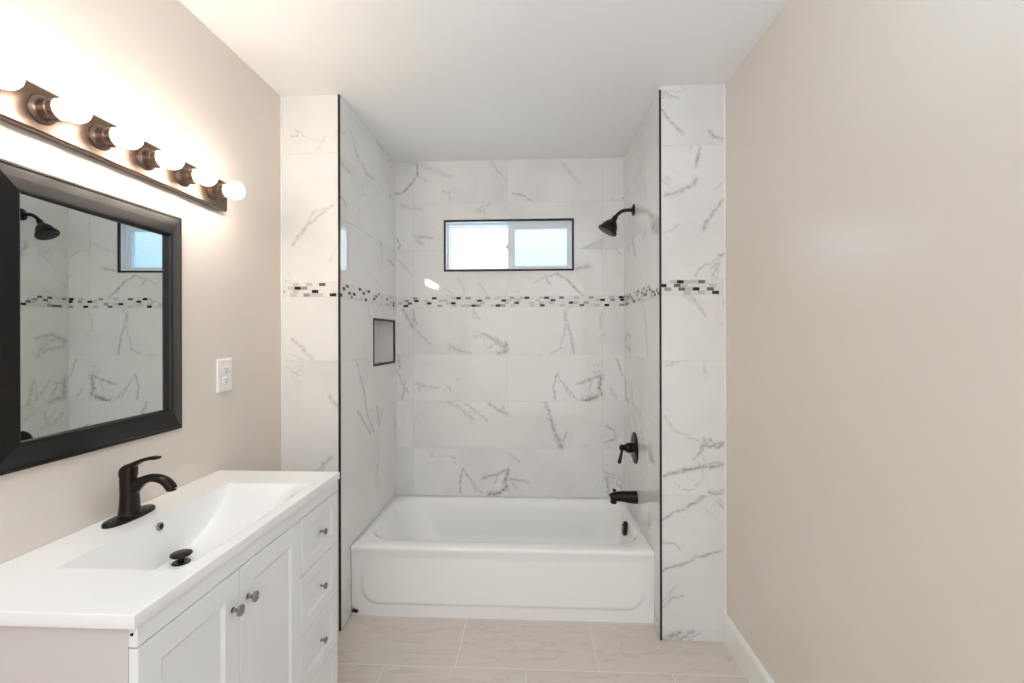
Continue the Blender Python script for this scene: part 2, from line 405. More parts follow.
VEINS_SHOWER_LEFT = [
    (2.347, 2.467, 2.386, 2.415, 0.009, 0.35), (2.386, 2.415, 2.447, 2.362, 0.011, 0.35), (2.169, 2.264, 2.254, 2.26, 0.0175, 0.3), (2.254, 2.26, 2.327, 2.257, 0.0125, 0.3),
    (2.489, 2.354, 2.555, 2.329, 0.0125, 0.4), (2.555, 2.329, 2.674, 2.336, 0.0135, 0.4), (2.184, 2.102, 2.253, 2.087, 0.0115, 0.35), (2.253, 2.087, 2.289, 2.068, 0.0105, 0.35),
    (2.726, 2.57, 2.822, 2.565, 0.011, 0.35), (2.748, 2.001, 2.818, 1.953, 0.011, 0.35), (2.818, 1.953, 2.801, 1.896, 0.009, 0.35), (2.944, 1.91, 3.036, 1.886, 0.012, 0.45),
    (2.977, 2.342, 2.946, 2.305, 0.011, 0.3), (2.394, 1.308, 2.454, 1.217, 0.0083, 0.45), (2.454, 1.217, 2.508, 1.122, 0.0088, 0.45), (2.508, 1.122, 2.535, 1.028, 0.0093, 0.45),
    (2.535, 1.028, 2.651, 0.872, 0.0097, 0.45), (2.427, 1.025, 2.609, 0.87, 0.012, 0.4), (2.714, 1, 2.746, 0.907, 0.016, 0.4), (2.8, 0.964, 2.746, 0.886, 0.009, 0.4),
    (2.481, 1.205, 2.563, 1.003, 0.006, 0.3), (2.567, 1.597, 2.625, 1.496, 0.011, 0.25),
]
VEINS_SHOWER_RIGHT = [
    (2.668, 2.429, 2.582, 2.326, 0.008, 0.35), (2.81, 1.994, 2.747, 1.879, 0.018, 0.5), (2.558, 1.949, 2.478, 1.969, 0.012, 0.3), (2.356, 1.954, 2.311, 1.966, 0.009, 0.35),
    (2.502, 2.211, 2.427, 2.042, 0.01, 0.15), (2.568, 1.598, 2.508, 1.513, 0.012, 0.3), (2.508, 1.513, 2.484, 1.454, 0.012, 0.3), (2.484, 1.454, 2.452, 1.317, 0.012, 0.3),
    (2.943, 1.432, 2.878, 1.311, 0.025, 0.3), (2.847, 1.14, 2.817, 1.011, 0.015, 0.35), (2.849, 1.007, 2.616, 0.992, 0.011, 0.28), (2.914, 0.942, 2.949, 0.854, 0.015, 0.28),
    (2.337, 0.104, 2.277, 0.042, 0.013, 0.45), (2.545, 0.417, 2.414, 0.367, 0.0125, 0.25), (2.416, 0.223, 2.352, 0.176, 0.011, 0.3), (2.849, 0.948, 2.738, 0.897, 0.0125, 0.25),
]
VEINS_SHOWER_RIGHT += [
    (3.05, 1.14, 3.045, 1.04, 0.022, 0.5), (3.045, 1.03, 2.95, 1.005, 0.022, 0.55), (3.04, 1.11, 2.99, 1.12, 0.012, 0.4), (3.0, 1.1, 2.97, 1.05, 0.01, 0.4),
    (2.95, 1.14, 2.87, 1.03, 0.01, 0.35), (2.87, 1.03, 2.86, 1.15, 0.008, 0.35), (3.06, 1.39, 2.96, 1.44, 0.018, 0.5), (2.96, 1.44, 2.86, 1.41, 0.014, 0.4),
    (3.05, 1.36, 2.9, 1.33, 0.018, 0.45), (2.98, 1.4, 2.93, 1.37, 0.012, 0.4), (3.04, 0.92, 2.97, 0.86, 0.014, 0.35), (2.99, 0.95, 2.9, 0.83, 0.01, 0.3),
    (2.92, 0.75, 2.84, 0.70, 0.016, 0.35), (2.80, 0.93, 2.72, 0.80, 0.01, 0.3),
]
# chips of the mosaic borders: row from the top, place along the wall in metres, tone (0 black .. 3 pale)
MOSAIC_BACK = [(1, -0.667, 0), (1, -0.493, 0), (2, -0.788, 0), (2, -0.368, 0), (2, -0.192, 0), (3, -0.702, 0), (3, -0.527, 0),
    (3, -0.107, 0), (4, -0.858, 0), (4, -0.404, 0), (4, -0.228, 0), (1, -0.424, 2), (1, -0.317, 2), (1, -0.145, 2),
    (1, -0.808, 2), (2, -0.859, 2), (2, -0.629, 3), (2, -0.582, 3), (3, -0.838, 1), (4, -0.367, 2), (4, -0.616, 2),
    (4, -0.548, 3), (4, -0.47, 3), (4, -0.194, 2), (4, -0.268, 3), (1, -0.039, 0), (1, 0.071, 0), (1, 0.559, 0),
    (2, 0.125, 0), (2, 0.44, 0), (2, 0.576, 0), (3, 0.245, 0), (4, 0.054, 0), (4, 0.475, 0), (1, 0.177, 1),
    (1, 0.386, 2), (1, 0.037, 3), (4, 0.297, 1), (4, 0.411, 3), (3, 0.351, 2), (3, -0.035, 3), (2, 0.528, 2),
    (4, 0.573, 2)]
MOSAIC_WING_RIGHT = [(1, 0.679, 0), (2, 0.6, 0), (3, 0.751, 0), (4, 0.84, 0), (1, 0.786, 1), (1, 0.713, 3), (2, 0.663, 1),
    (3, 0.68, 1), (3, 0.609, 2), (3, 0.822, 1), (4, 0.698, 3), (4, 0.77, 3), (2, 0.696, 3), (2, 0.843, 3)]
MOSAIC_WING_LEFT = [(2, -1.145, 0), (3, -1.059, 0), (4, -0.971, 0), (1, -1.024, 1), (1, -1.095, 3), (2, -1.107, 2), (4, -1.115, 2),
    (4, -1.176, 3), (1, -1.164, 3), (3, -1.219, 3)]
MOSAIC_SHOWER_LEFT = [(2, 2.249, 0), (4, 2.214, 0), (3, 2.379, 0), (1, 2.453, 0), (2, 2.507, 0), (1, 2.595, 0), (4, 2.546, 0),
    (3, 2.671, 0), (2, 2.91, 0), (3, 3.014, 1), (4, 3.036, 0), (1, 2.305, 1), (3, 2.311, 1), (4, 2.33, 2),
    (2, 2.705, 1), (1, 2.74, 2)]


# floor tile: pale greige porcelain with long wavy streaks
fm = principled('floor_tile', (216, 205, 195), 0.30)
b_ = fm.node_tree.nodes['Principled BSDF']
tc_ = node(fm, 'ShaderNodeTexCoord')
ad_ = node(fm, 'ShaderNodeVectorMath', operation='ADD')
link(fm, tc_.outputs['Object'], ad_.inputs[0])
link(fm, tc_.outputs['UV'], ad_.inputs[1])
mp_ = node(fm, 'ShaderNodeMapping')
mp_.inputs['Scale'].default_value = (1.2, 5.5, 1.0)
mp_.inputs['Rotation'].default_value = (0, 0, 0.03)
link(fm, ad_.outputs[0], mp_.inputs['Vector'])
nz_ = node(fm, 'ShaderNodeTexNoise')
nz_.inputs['Scale'].default_value = 1.6
nz_.inputs['Detail'].default_value = 5
nz_.inputs['Roughness'].default_value = 0.6
nz_.inputs['Distortion'].default_value = 1.3
link(fm, mp_.outputs[0], nz_.inputs['Vector'])
rp_ = node(fm, 'ShaderNodeValToRGB')
link(fm, nz_.outputs['Fac'], rp_.inputs[0])
r_ = rp_.color_ramp
r_.elements[0].position = 0.30
r_.elements[0].color = lin(213, 202, 192)
r_.elements[1].position = 0.62
r_.elements[1].color = lin(219, 208, 198)
x_ = r_.elements.new(0.46)
x_.color = lin(219, 208, 198)
x_ = r_.elements.new(0.49)
x_.color = lin(208, 196, 186)
x_ = r_.elements.new(0.52)
x_.color = lin(220, 209, 199)
link(fm, rp_.outputs[0], b_.inputs['Base Color'])


# ------------------------------------------------------------------ mesh helpers
def base_of(parent):
    v = Vector((0, 0, 0))
    while parent is not None:
        v += parent.location
        parent = parent.parent
    return v


def obj(name, bm, mats, parent=None, smooth=False, sharp=None, origin=None, recalc=True):
    """link a bmesh given in world metres as ONE mesh object; its origin is its parent's base (or `origin`)"""
    if recalc:
        bmesh.ops.recalc_face_normals(bm, faces=bm.faces)
    base = base_of(parent)
    off = base if origin is None else Vector(origin)
    bmesh.ops.translate(bm, verts=bm.verts, vec=-off)
    me = bpy.data.meshes.new(name)
    bm.to_mesh(me)
    bm.free()
    for mm in (mats if isinstance(mats, (list, tuple)) else [mats]):
        me.materials.append(MATS[mm])
    if smooth:
        for p in me.polygons:
            p.use_smooth = True
        if sharp is not None:
            me.set_sharp_from_angle(angle=math.radians(sharp))
    o = bpy.data.objects.new(name, me)
    COL.objects.link(o)
    o.parent = parent
    o.location = off - base
    return o


def tag(o, label=None, cat=None, group=None, kind=None):
    if label:
        o['label'] = label
    if cat:
        o['category'] = cat
    if group:
        o['group'] = group
    if kind:
        o['kind'] = kind
    return o


def thing(name, loc, label, cat, group=None):
    o = bpy.data.objects.new(name, None)
    COL.objects.link(o)
    o.location = loc
    o.empty_display_size = 0.1
    return tag(o, label, cat, group)


def structure(name, bm, mats, label, cat, **kw):
    return tag(obj(name, bm, mats, **kw), label, cat, kind='structure')


def box(bm, x0, x1, y0, y1, z0, z1, bevel=0.0, seg=2, mi=0):
    vs = [bm.verts.new((x, y, z)) for x in (x0, x1) for y in (y0, y1) for z in (z0, z1)]
    q = [(0, 1, 3, 2), (4, 6, 7, 5), (0, 4, 5, 1), (2, 3, 7, 6), (0, 2, 6, 4), (1, 5, 7, 3)]
    fs = [bm.faces.new([vs[i] for i in f]) for f in q]
    for f in fs:
        f.material_index = mi
    if bevel:
        es = list({e for f in fs for e in f.edges})
        r = bmesh.ops.bevel(bm, geom=es, offset=bevel, segments=seg, profile=0.5, affect='EDGES')
        for f in r['faces']:
            f.material_index = mi
    return fs


def rings(bm, loops, close=True, cap0=True, cap1=True, mi=0):
    """skin a list of equally long point loops"""
    R = [[bm.verts.new(p) for p in l] for l in loops]
    n = len(R[0])
    for a, b in zip(R, R[1:]):
        for i in range(n if close else n - 1):
            j = (i + 1) % n
            f = bm.faces.new((a[i], a[j], b[j], b[i]))
            f.material_index = mi
    if cap0:
        bm.faces.new(R[0][::-1]).material_index = mi
    if cap1:
        bm.faces.new(R[-1]).material_index = mi
    return R


def frame_of(axis):
    a = Vector(axis).normalized()
    u = a.orthogonal().normalized()
    return a, u, a.cross(u)


def lathe(bm, origin, axis, profile, n=32, cap0=True, cap1=True, mi=0):
    """profile: (distance along axis, radius)"""
    a, u, v = frame_of(axis)
    o = Vector(origin)
    loops = []
    for d, r in profile:
        r = max(r, 1e-5)
        loops.append([o + a * d + (u * math.cos(t) + v * math.sin(t)) * r for t in [2 * PI * i / n for i in range(n)]])
    return rings(bm, loops, True, cap0, cap1, mi)


def spline(pts, per=8):
    """Catmull-Rom through points given as tuples of any length"""
    P = [np.array(p, float) for p in pts]
    P = [2 * P[0] - P[1]] + P + [2 * P[-1] - P[-2]]
    out = []
    for i in range(1, len(P) - 2):
        for k in range(per):
            t = k / per
            a, b, c, d = P[i - 1], P[i], P[i + 1], P[i + 2]
            out.append(0.5 * ((2 * b) + (c - a) * t + (2 * a - 5 * b + 4 * c - d) * t * t + (3 * b - a - 3 * c + d) * t ** 3))
    out.append(P[-2])
    return out


def sweep(bm, path, side, n=24, power=2.0, mi=0):
    """tube along a path of (x, y, z, half width along `side`, half height); power > 2 gives a squarer section"""
    s = Vector(side).normalized()
    loops = []
    for i, p in enumerate(path):
        a = Vector(path[max(i - 1, 0)][:3])
        b = Vector(path[min(i + 1, len(path) - 1)][:3])
        t = (b - a).normalized()
        up = s.cross(t).normalized()
        c = Vector(p[:3])
        lp = []
        for k in range(n):
            an = 2 * PI * k / n
            ca, sa = math.cos(an), math.sin(an)
            f = (abs(ca) ** power + abs(sa) ** power) ** (-1 / power)
            lp.append(c + s * (ca * f * p[3]) + up * (sa * f * p[4]))
        loops.append(lp)
    return rings(bm, loops, True, True, True, mi)


def stadium(cx, cy, hx, hy, n=40, power=2.0):
    out = []
    for i in range(n):
        t = 2 * PI * i / n
        ca, sa = math.cos(t), math.sin(t)
        f = (abs(ca) ** power + abs(sa) ** power) ** (-1 / power)
        out.append((cx + ca * f * hx, cy + sa * f * hy))
    return out


rng = random.Random(7)


def cut(cells, hole):
    """cells (u0, u1, v0, v1, material) minus a rectangular hole"""
    if hole is None:
        return cells
    h0, h1, k0, k1 = hole
    out = []
    for (a, b, c, d, mi) in cells:
        if b <= h0 or a >= h1 or d <= k0 or c >= k1:
            out.append((a, b, c, d, mi))
            continue
        m0, m1 = max(a, h0), min(b, h1)
        for r in ((a, h0, c, d), (h1, b, c, d), (m0, m1, c, k0), (m0, m1, k1, d)):
            if r[1] - r[0] > 1e-4 and r[3] - r[2] > 1e-4:
                out.append((*r, mi))
    return out


def tile_wall(bm, O, U, V, N, cells, bounds, hole=None, gap=0.0011, raise_=0.0012, grout=0):
    """a grout plane with one raised, bevelled slab per tile; a tile's UV holds its own shift of the vein pattern"""
    O, U, V, N = Vector(O), Vector(U), Vector(V), Vector(N)
    uv = bm.loops.layers.uv.verify()
    pt = lambda u, v, h: O + U * u + V * v + N * h
    for (a, b, c, d, _) in cut([(*bounds, 0)], hole):
        f = bm.faces.new([bm.verts.new(pt(*q, 0)) for q in ((a, c), (b, c), (b, d), (a, d))])
        f.material_index = grout
    for cell in cells:
        shift = (rng.uniform(0, 40), rng.uniform(0, 40))
        for (a, b, c, d, mi) in cut([cell], hole):
            ga = gap if abs(a - cell[0]) < 1e-6 else 0
            gb = gap if abs(b - cell[1]) < 1e-6 else 0
            gc = gap if abs(c - cell[2]) < 1e-6 else 0
            gd = gap if abs(d - cell[3]) < 1e-6 else 0
            e = 0.0007
            lo = [bm.verts.new(pt(*q, 0)) for q in ((a + ga, c + gc), (b - gb, c + gc), (b - gb, d - gd), (a + ga, d - gd))]
            hi = [bm.verts.new(pt(*q, raise_)) for q in ((a + ga + e, c + gc + e), (b - gb - e, c + gc + e), (b - gb - e, d - gd - e), (a + ga + e, d - gd - e))]
            fs = [bm.faces.new(hi)] + [bm.faces.new((lo[i], lo[(i + 1) % 4], hi[(i + 1) % 4], hi[i])) for i in range(4)]
            for f in fs:
                f.material_index = mi
                for l in f.loops:
                    l[uv].uv = shift
    return bm


def row_materials(prefix, axes, segs, cuts):
    """one marble per group of tile rows, each carrying the veins that lie in it"""
    names = []
    for k in range(len(cuts) - 1):
        s = [q for q in segs if cuts[k] <= (q[1] + q[3]) / 2 < cuts[k + 1]]
        marble('%s_%d' % (prefix, k), axes, s)
        names.append('%s_%d' % (prefix, k))
    return names


def row_index(z, cuts):
    for k in range(len(cuts) - 1):
        if cuts[k] <= z < cuts[k + 1]:
            return k + 1
    return 1


def mosaic(bm, O, U, N, u0, u1, chips, seed):
    """four rows of small glass and stone chips; `chips` are (row from the top, place along the wall, tone)"""
    r = random.Random(seed)
    O, U, N, V = Vector(O), Vector(U), Vector(N), Vector((0, 0, 1))
    pt = lambda u, v, h: O + U * u + V * v + N * h
    f = bm.faces.new([bm.verts.new(pt(*q, 0)) for q in ((u0, BZ0), (u1, BZ0), (u1, BZ1), (u0, BZ1))])
    f.material_index = 0
    ph = (BZ1 - BZ0) / 4
    pitch = 0.0325
    for row in range(4):
        z1 = BZ1 - row * ph
        z0 = z1 - ph
        mine = [(c[1], c[2]) for c in chips if c[0] == row + 1]
        off = (mine[0][0] - pitch / 2 - u0) % pitch if mine else r.uniform(0, pitch)
        u = u0 - pitch + off
        edges = []
        while u < u1 - 1e-4:
            a, b = max(u, u0), min(u + pitch, u1)
            if b - a > 0.003:
                edges.append((a, b))
            u += pitch
        tones = [r.choice((5, 5, 5, 5, 5, 5, 4)) for _ in edges]
        for (q, t) in mine:
            k = min(range(len(edges)), key=lambda i: abs((edges[i][0] + edges[i][1]) / 2 - q))
            tones[k] = (1, 2, 3, 4)[t]
        for (a, b), t in zip(edges, tones):
            g = 0.0009
            f = [bm.verts.new(pt(*q, h)) for h in (0, 0.0013) for q in ((a + g, z0 + g), (b - g, z0 + g), (b - g, z1 - g), (a + g, z1 - g))]
            for idx in ((4, 5, 6, 7), (0, 1, 5, 4), (1, 2, 6, 5), (2, 3, 7, 6), (3, 0, 4, 7)):
                bm.faces.new([f[i] for i in idx]).material_index = t
    return bm


MOSAIC = ['grout', 'mosaic_black', 'mosaic_charcoal', 'mosaic_gray', 'mosaic_pale', 'mosaic_white']

# ------------------------------------------------------------------ room shell
bm = bmesh.new()
rows = [-1.73, -1.42, -1.11, -0.80, -0.49, -0.18, 0.13, 0.44, 0.75, 1.06, 1.37, 1.68, 1.99, 2.325, 2.61, 2.92, 3.23]
cells = []
for i, (a, b) in enumerate(zip(rows, rows[1:])):
    j0 = -0.3435 if i % 2 == 0 else -0.6500
    for k in range(-3, 5):
        u0, u1 = j0 + 0.6125 * k, j0 + 0.6125 * (k + 1)
        u0, u1 = max(u0, XL - 0.05), min(u1, XR + 0.05)
        v0, v1 = max(a, YR - 0.05), min(b, Y2)
        if u1 - u0 > 0.01 and v1 - v0 > 0.01:
            cells.append((u0, u1, v0, v1, 1))
tile_wall(bm, (0, 0, 0), (1, 0, 0), (0, 1, 0), (0, 0, 1), cells, (XL - 0.05, XR + 0.05, YR - 0.05, Y2), gap=0.0025, raise_=0.0006)
bmesh.ops.translate(bm, verts=bm.verts, vec=(0, 0, -0.0006))
box(bm, XL - 0.05, XR + 0.05, YR - 0.05, Y2, -0.08, -0.003)
structure('floor', bm, ['floor_grout', 'floor_tile'], 'pale greige porcelain floor tiles with wavy streaks in offset rows', 'floor', recalc=False)

bm = bmesh.new()
box(bm, XL - 0.1, XR + 0.1, YR - 0.1, Y2 + 0.15, HC, HC + 0.1)
structure('ceiling', bm, 'ceiling_paint', 'smooth white painted ceiling', 'ceiling')
bm = bmesh.new()
box(bm, XL - 0.1, XL, YR, Y2 + 0.12, 0, HC)
structure('wall_left', bm, 'wall_paint', 'beige painted wall behind the mirror and vanity', 'wall')
bm = bmesh.new()
box(bm, XR, XR + 0.1, YR, Y2 + 0.12, 0, HC)
structure('wall_right', bm, 'wall_paint', 'bare beige painted wall on the right with soft sheen', 'wall')
bm = bmesh.new()
box(bm, XL - 0.1, XR + 0.1, YR - 0.1, YR, 0, HC)
structure('wall_rear', bm, 'wall_paint', 'beige painted wall behind the camera', 'wall')

# back wall of the alcove, tiled around the window opening
WX0, WX1, WZ0, WZ1 = -0.602, 0.261, 1.8500, 2.1937
xs = [XA - 0.02, -0.8095, -0.1766, 0.4466, XB + 0.02]
zs = [TUB_Z - 0.32, 0.364, 0.6757, 0.988, 1.300, BZ0, BZ1, 1.993, 2.305, HC]
cuts = [0, 0.988, BZ0, 1.993, 3]
names = row_materials('marble_back', 'XZ', VEINS_BACK, cuts)
cells = [(a, b, c, d, row_index((c + d) / 2, cuts)) for a, b in zip(xs, xs[1:]) for c, d in zip(zs, zs[1:]) if abs(c - BZ0) > 1e-4]
hole = (WX0 + 0.006, WX1 - 0.006, WZ0 + 0.006, WZ1 - 0.006)
bm = bmesh.new()
tile_wall(bm, (0, Y2, 0), (1, 0, 0), (0, 0, 1), (0, -1, 0), cells, (XA - 0.02, XB + 0.02, 0, HC), hole)
for (x0, x1, z0, z1) in ((XL, hole[0], 0, HC), (hole[1], XR, 0, HC), (hole[0], hole[1], 0, hole[2]), (hole[0], hole[1], hole[3], HC)):
    box(bm, x0, x1, Y2 + 0.001, Y2 + 0.12, z0, z1)
structure('wall_back', bm, ['grout'] + names, 'marble tiled back wall of the tub alcove around the small window', 'wall', recalc=False)
bm = bmesh.new()
mosaic(bm, (0, Y2 - 0.0008, 0), (1, 0, 0), (0, -1, 0), XA2, XB, MOSAIC_BACK, 3)
structure('trim_1', bm, MOSAIC, 'mosaic border strip across the back wall under the window', 'tile border', recalc=False)

# left wing: face towards the room, and the alcove wall with its niche
cuts = [0, 3]
names = row_materials('marble_wing_left', 'XZ', VEINS_WING_LEFT, cuts)
zc = [0, 0.0516, 0.680, 1.304, BZ0, BZ1, 2.3077, HC]
bm = bmesh.new()
cells = [(XL, XA, c, d, 1) for c, d in zip(zc, zc[1:]) if abs(c - BZ0) > 1e-4]
tile_wall(bm, (0, Y1, 0), (1, 0, 0), (0, 0, 1), (0, -1, 0), cells, (XL, XA, 0, HC))
structure('wall_wing_left', bm, ['grout'] + names, 'narrow marble tiled wing wall left of the tub', 'wall', recalc=False)
bm = bmesh.new()
mosaic(bm, (0, Y1 - 0.0008, 0), (1, 0, 0), (0, -1, 0), XL, XA, MOSAIC_WING_LEFT, 5)
structure('trim_2', bm, MOSAIC, 'mosaic border strip on the narrow left wing wall', 'tile border', recalc=False)

LEN = Y2 - Y1
UD = Vector((XA2 - XA, LEN, 0)) / LEN             # per metre of depth
ND = Vector((LEN, -(XA2 - XA), 0)).normalized()
NI = (2.653 - Y1 + 0.006, 3.055 - Y1 - 0.006, 1.2455 + 0.006, 1.5275 - 0.006)
cuts = [0, 1.30, 3]
names = row_materials('marble_shower_left', 'YZ', VEINS_SHOWER_LEFT, cuts)
us = [0, 2.777 - Y1, LEN]
cells = [(a, b, c, d, row_index((c + d) / 2, cuts)) for a, b in zip(us, us[1:]) for c, d in zip(zs, zs[1:]) if abs(c - BZ0) > 1e-4]
bm = bmesh.new()
tile_wall(bm, (XA, Y1, 0), UD, (0, 0, 1), ND, cells, (0, LEN, 0, HC), NI)
D = 0.10
P = lambda u, z, d: Vector((XA, Y1, z)) + UD * u - ND * d
c4 = ((NI[0], NI[2]), (NI[1], NI[2]), (NI[1], NI[3]), (NI[0], NI[3]))
fr = [bm.verts.new(P(*c, 0)) for c in c4]
bk = [bm.verts.new(P(*c, D)) for c in c4]
for i in range(4):
    bm.faces.new((fr[i], fr[(i + 1) % 4], bk[(i + 1) % 4], bk[i])).material_index = 2
bm.faces.new(bk).material_index = 2
structure('wall_shower_left', bm, ['grout'] + names, 'marble tiled left wall of the tub alcove with a recessed niche', 'wall', recalc=False)
bm = bmesh.new()
mosaic(bm, Vector((XA, Y1, 0)) + ND * 0.0008, UD, ND, 0, LEN, [(r, y - Y1, c) for r, y, c in MOSAIC_SHOWER_LEFT], 8)
structure('trim_3', bm, MOSAIC, 'mosaic border strip on the left alcove wall above the niche', 'tile border', recalc=False)

# right wing and right alcove wall
cuts = [0, 0.6802, BZ0, 3]
names = row_materials('marble_wing_right', 'XZ', VEINS_WING_RIGHT, cuts)
bm = bmesh.new()
cells = [(XB, XR, c, d, row_index((c + d) / 2, cuts)) for c, d in zip(zc, zc[1:]) if abs(c - BZ0) > 1e-4]
tile_wall(bm, (0, Y1, 0), (1, 0, 0), (0, 0, 1), (0, -1, 0), cells, (XB, XR, 0, HC))
structure('wall_wing_right', bm, ['grout'] + names, 'narrow marble tiled wing wall right of the tub', 'wall', recalc=False)
bm = bmesh.new()
mosaic(bm, (0, Y1 - 0.0008, 0), (1, 0, 0), (0, -1, 0), XB, XR, MOSAIC_WING_RIGHT, 6)
structure('trim_4', bm, MOSAIC, 'mosaic border strip on the narrow right wing wall', 'tile border', recalc=False)
cuts = [0, 3]
names = row_materials('marble_shower_right', 'YZ', VEINS_SHOWER_RIGHT, cuts)
us = [Y1, 2.46, Y2]
cells = [(a, b, c, d, 1) for a, b in zip(us, us[1:]) for c, d in zip(zs, zs[1:]) if abs(c - BZ0) > 1e-4]
bm = bmesh.new()
tile_wall(bm, (XB, 0, 0), (0, 1, 0), (0, 0, 1), (-1, 0, 0), cells, (Y1, Y2, 0, HC))
bmesh.ops.reverse_faces(bm, faces=bm.faces)
structure('wall_shower_right', bm, ['grout'] + names, 'marble tiled right wall of the tub alcove behind the shower fittings', 'wall', recalc=False)
bm = bmesh.new()
r_ = random.Random(12)
chips = [(r_.randint(1, 4), Y1 + 0.03 + 0.028 * k, r_.choice((0, 0, 0, 1, 1, 2, 2))) for k in range(30)]
mosaic(bm, (XB - 0.0008, 0, 0), (0, 1, 0), (-1, 0, 0), Y1, Y2, chips, 9)
bmesh.ops.reverse_faces(bm, faces=bm.faces)
structure('trim_5', bm, MOSAIC, 'mosaic border strip on the right alcove wall under the shower head', 'tile border', recalc=False)

# dark metal edge strips on the two outer corners
for k, (x, zt, w) in enumerate(((XA, HC, 'left'), (XB, HC - 0.02, 'right'))):
    bm = bmesh.new()
    a_, c_ = (0.0085, 0.0015) if k == 0 else (0.0045, 0.0045)
    box(bm, x - a_, x + c_, Y1 - 0.004, Y1 + 0.006, 0.001, zt, 0.0015)
    structure('trim_%d' % (6 + k), bm, 'edge_trim', 'thin dark metal edge strip on the %s tile corner beside the tub' % w, 'edge strip')
# white caulk beads where tile meets paint
for k, (x0, x1, w) in enumerate(((XL, XL + 0.009, 'left'), (XR - 0.009, XR, 'right'))):
    bm = bmesh.new()
    box(bm, x0, x1, Y1 - 0.007, Y1 + 0.002, 0.0, HC, 0.002)
    structure('trim_%d' % (8 + k), bm, 'caulk', 'white caulk bead where the %s wing meets the beige wall' % w, 'caulk')


def ring_frame(bm, o, U, V, N, u0, u1, v0, v1, w, d0, d1, wl=None, wr=None, wb=None, wt=None):
    """a flat rectangular frame, bars w wide, from depth d0 to d1 along N, mitred into one piece"""
    wl, wr, wb, wt = [w if q is None else q for q in (wl, wr, wb, wt)]
    o, U, V, N = Vector(o), Vector(U), Vector(V), Vector(N)
    out = ((u0, v0), (u1, v0), (u1, v1), (u0, v1))
    inn = ((u0 + wl, v0 + wb), (u1 - wr, v0 + wb), (u1 - wr, v1 - wt), (u0 + wl, v1 - wt))
    mk = lambda ps, d: [bm.verts.new(o + U * a + V * b + N * d) for a, b in ps]
    A, B, C, E = mk(out, d0), mk(inn, d0), mk(out, d1), mk(inn, d1)
    for i in range(4):
        j = (i + 1) % 4
        for q in ((A[i], A[j], B[j], B[i]), (C[i], E[i], E[j], C[j]), (A[i], C[i], C[j], A[j]), (B[i], B[j], E[j], E[i])):
            bm.faces.new(q)


bm = bmesh.new()
ring_frame(bm, (XA, Y1, 0), UD, (0, 0, 1), ND, 2.653 - Y1, 3.055 - Y1, 1.2455, 1.5275, 0.013, -0.006, 0.004)
structure('trim_10', bm, 'edge_trim', 'dark metal edge strip framing the recessed shower niche', 'edge strip')
bm = bmesh.new()
ring_frame(bm, (0, Y2, 0), (1, 0, 0), (0, 0, 1), (0, -1, 0), WX0, WX1, WZ0, WZ1, 0.013, -0.008, 0.005)
structure('trim_11', bm, 'edge_trim', 'dark metal edge strip framing the window opening', 'edge strip')

# skirting along the right wall
prof = [(0, 0), (0.014, 0), (0.014, 0.118), (0.011, 0.126), (0.008, 0.134), (0.003, 0.137), (0, 0.137)]
bm = bmesh.new()
rings(bm, [[(XR - d, y, z) for d, z in prof] for y in (YR, Y1 - 0.003)])
structure('baseboard_right', bm, 'trim_paint', 'white baseboard along the bare right wall', 'baseboard')
bm = bmesh.new()
rings(bm, [[(XL + d, y, z) for d, z in prof] for y in (1.78, Y1 - 0.003)])
structure('baseboard_left', bm, 'trim_paint', 'white baseboard in the gap between vanity and left wing', 'baseboard')

# ------------------------------------------------------------------ window
win = thing('window_1', ((WX0 + WX1) / 2, Y2 + 0.07, WZ0), 'small white sliding window with frosted panes high on the tiled wall', 'window')
win['kind'] = 'structure'
ox0, ox1, oz0, oz1 = hole
bm = bmesh.new()
ring_frame(bm, (0, Y2, 0), (1, 0, 0), (0, 0, 1), (0, -1, 0), ox0, ox1, oz0, oz1, 0.006, -0.115, -0.001)
obj('jamb', bm, 'vinyl', win)
bm = bmesh.new()
ring_frame(bm, (0, Y2 + 0.05, 0), (1, 0, 0), (0, 0, 1), (0, -1, 0), ox0 + 0.006, ox1 - 0.006, oz0 + 0.006, oz1 - 0.006, 0.016, -0.06, 0.0)
obj('window_frame', bm, 'vinyl', win)
MX = -0.178
bm = bmesh.new()
ring_frame(bm, (0, Y2 + 0.088, 0), (1, 0, 0), (0, 0, 1), (0, -1, 0), ox0 + 0.018, MX + 0.03, oz0 + 0.018, oz1 - 0.018, 0.010, -0.02, 0.0, wr=0.03)
fx = obj('fixed_sash', bm, 'vinyl', win)
bm = bmesh.new()
box(bm, ox0 + 0.024, MX + 0.006, Y2 + 0.096, Y2 + 0.100, oz0 + 0.024, oz1 - 0.024)
obj('pane', bm, 'pane_clear', fx)
bm = bmesh.new()
ring_frame(bm, (0, Y2 + 0.056, 0), (1, 0, 0), (0, 0, 1), (0, -1, 0), MX, ox1 - 0.014, oz0 + 0.014, oz1 - 0.014, 0.022, -0.026, 0.0, wl=0.046, wt=0.032)
sl = obj('sliding_sash', bm, 'vinyl', win)
bm = bmesh.new()
box(bm, MX + 0.042, ox1 - 0.030, Y2 + 0.067, Y2 + 0.071, oz0 + 0.030, oz1 - 0.040)
obj('pane', bm, 'pane_frosted', sl)
bm = bmesh.new()
box(bm, MX - 0.010, MX + 0.006, Y2 + 0.048, Y2 + 0.060, 2.002, 2.040, 0.003)
box(bm, MX - 0.018, MX - 0.004, Y2 + 0.050, Y2 + 0.056, 2.012, 2.030, 0.002)
obj('latch', bm, 'vinyl', sl)

# ------------------------------------------------------------------ bathtub
tub = thing('bathtub', (-0.17, 2.70, 0), 'white alcove bathtub with a rounded basin and embossed apron', 'bathtub')
x0, x1, y0, y1 = XA + 0.0035, XB - 0.0004, TUB_Y, Y2 - 0.002


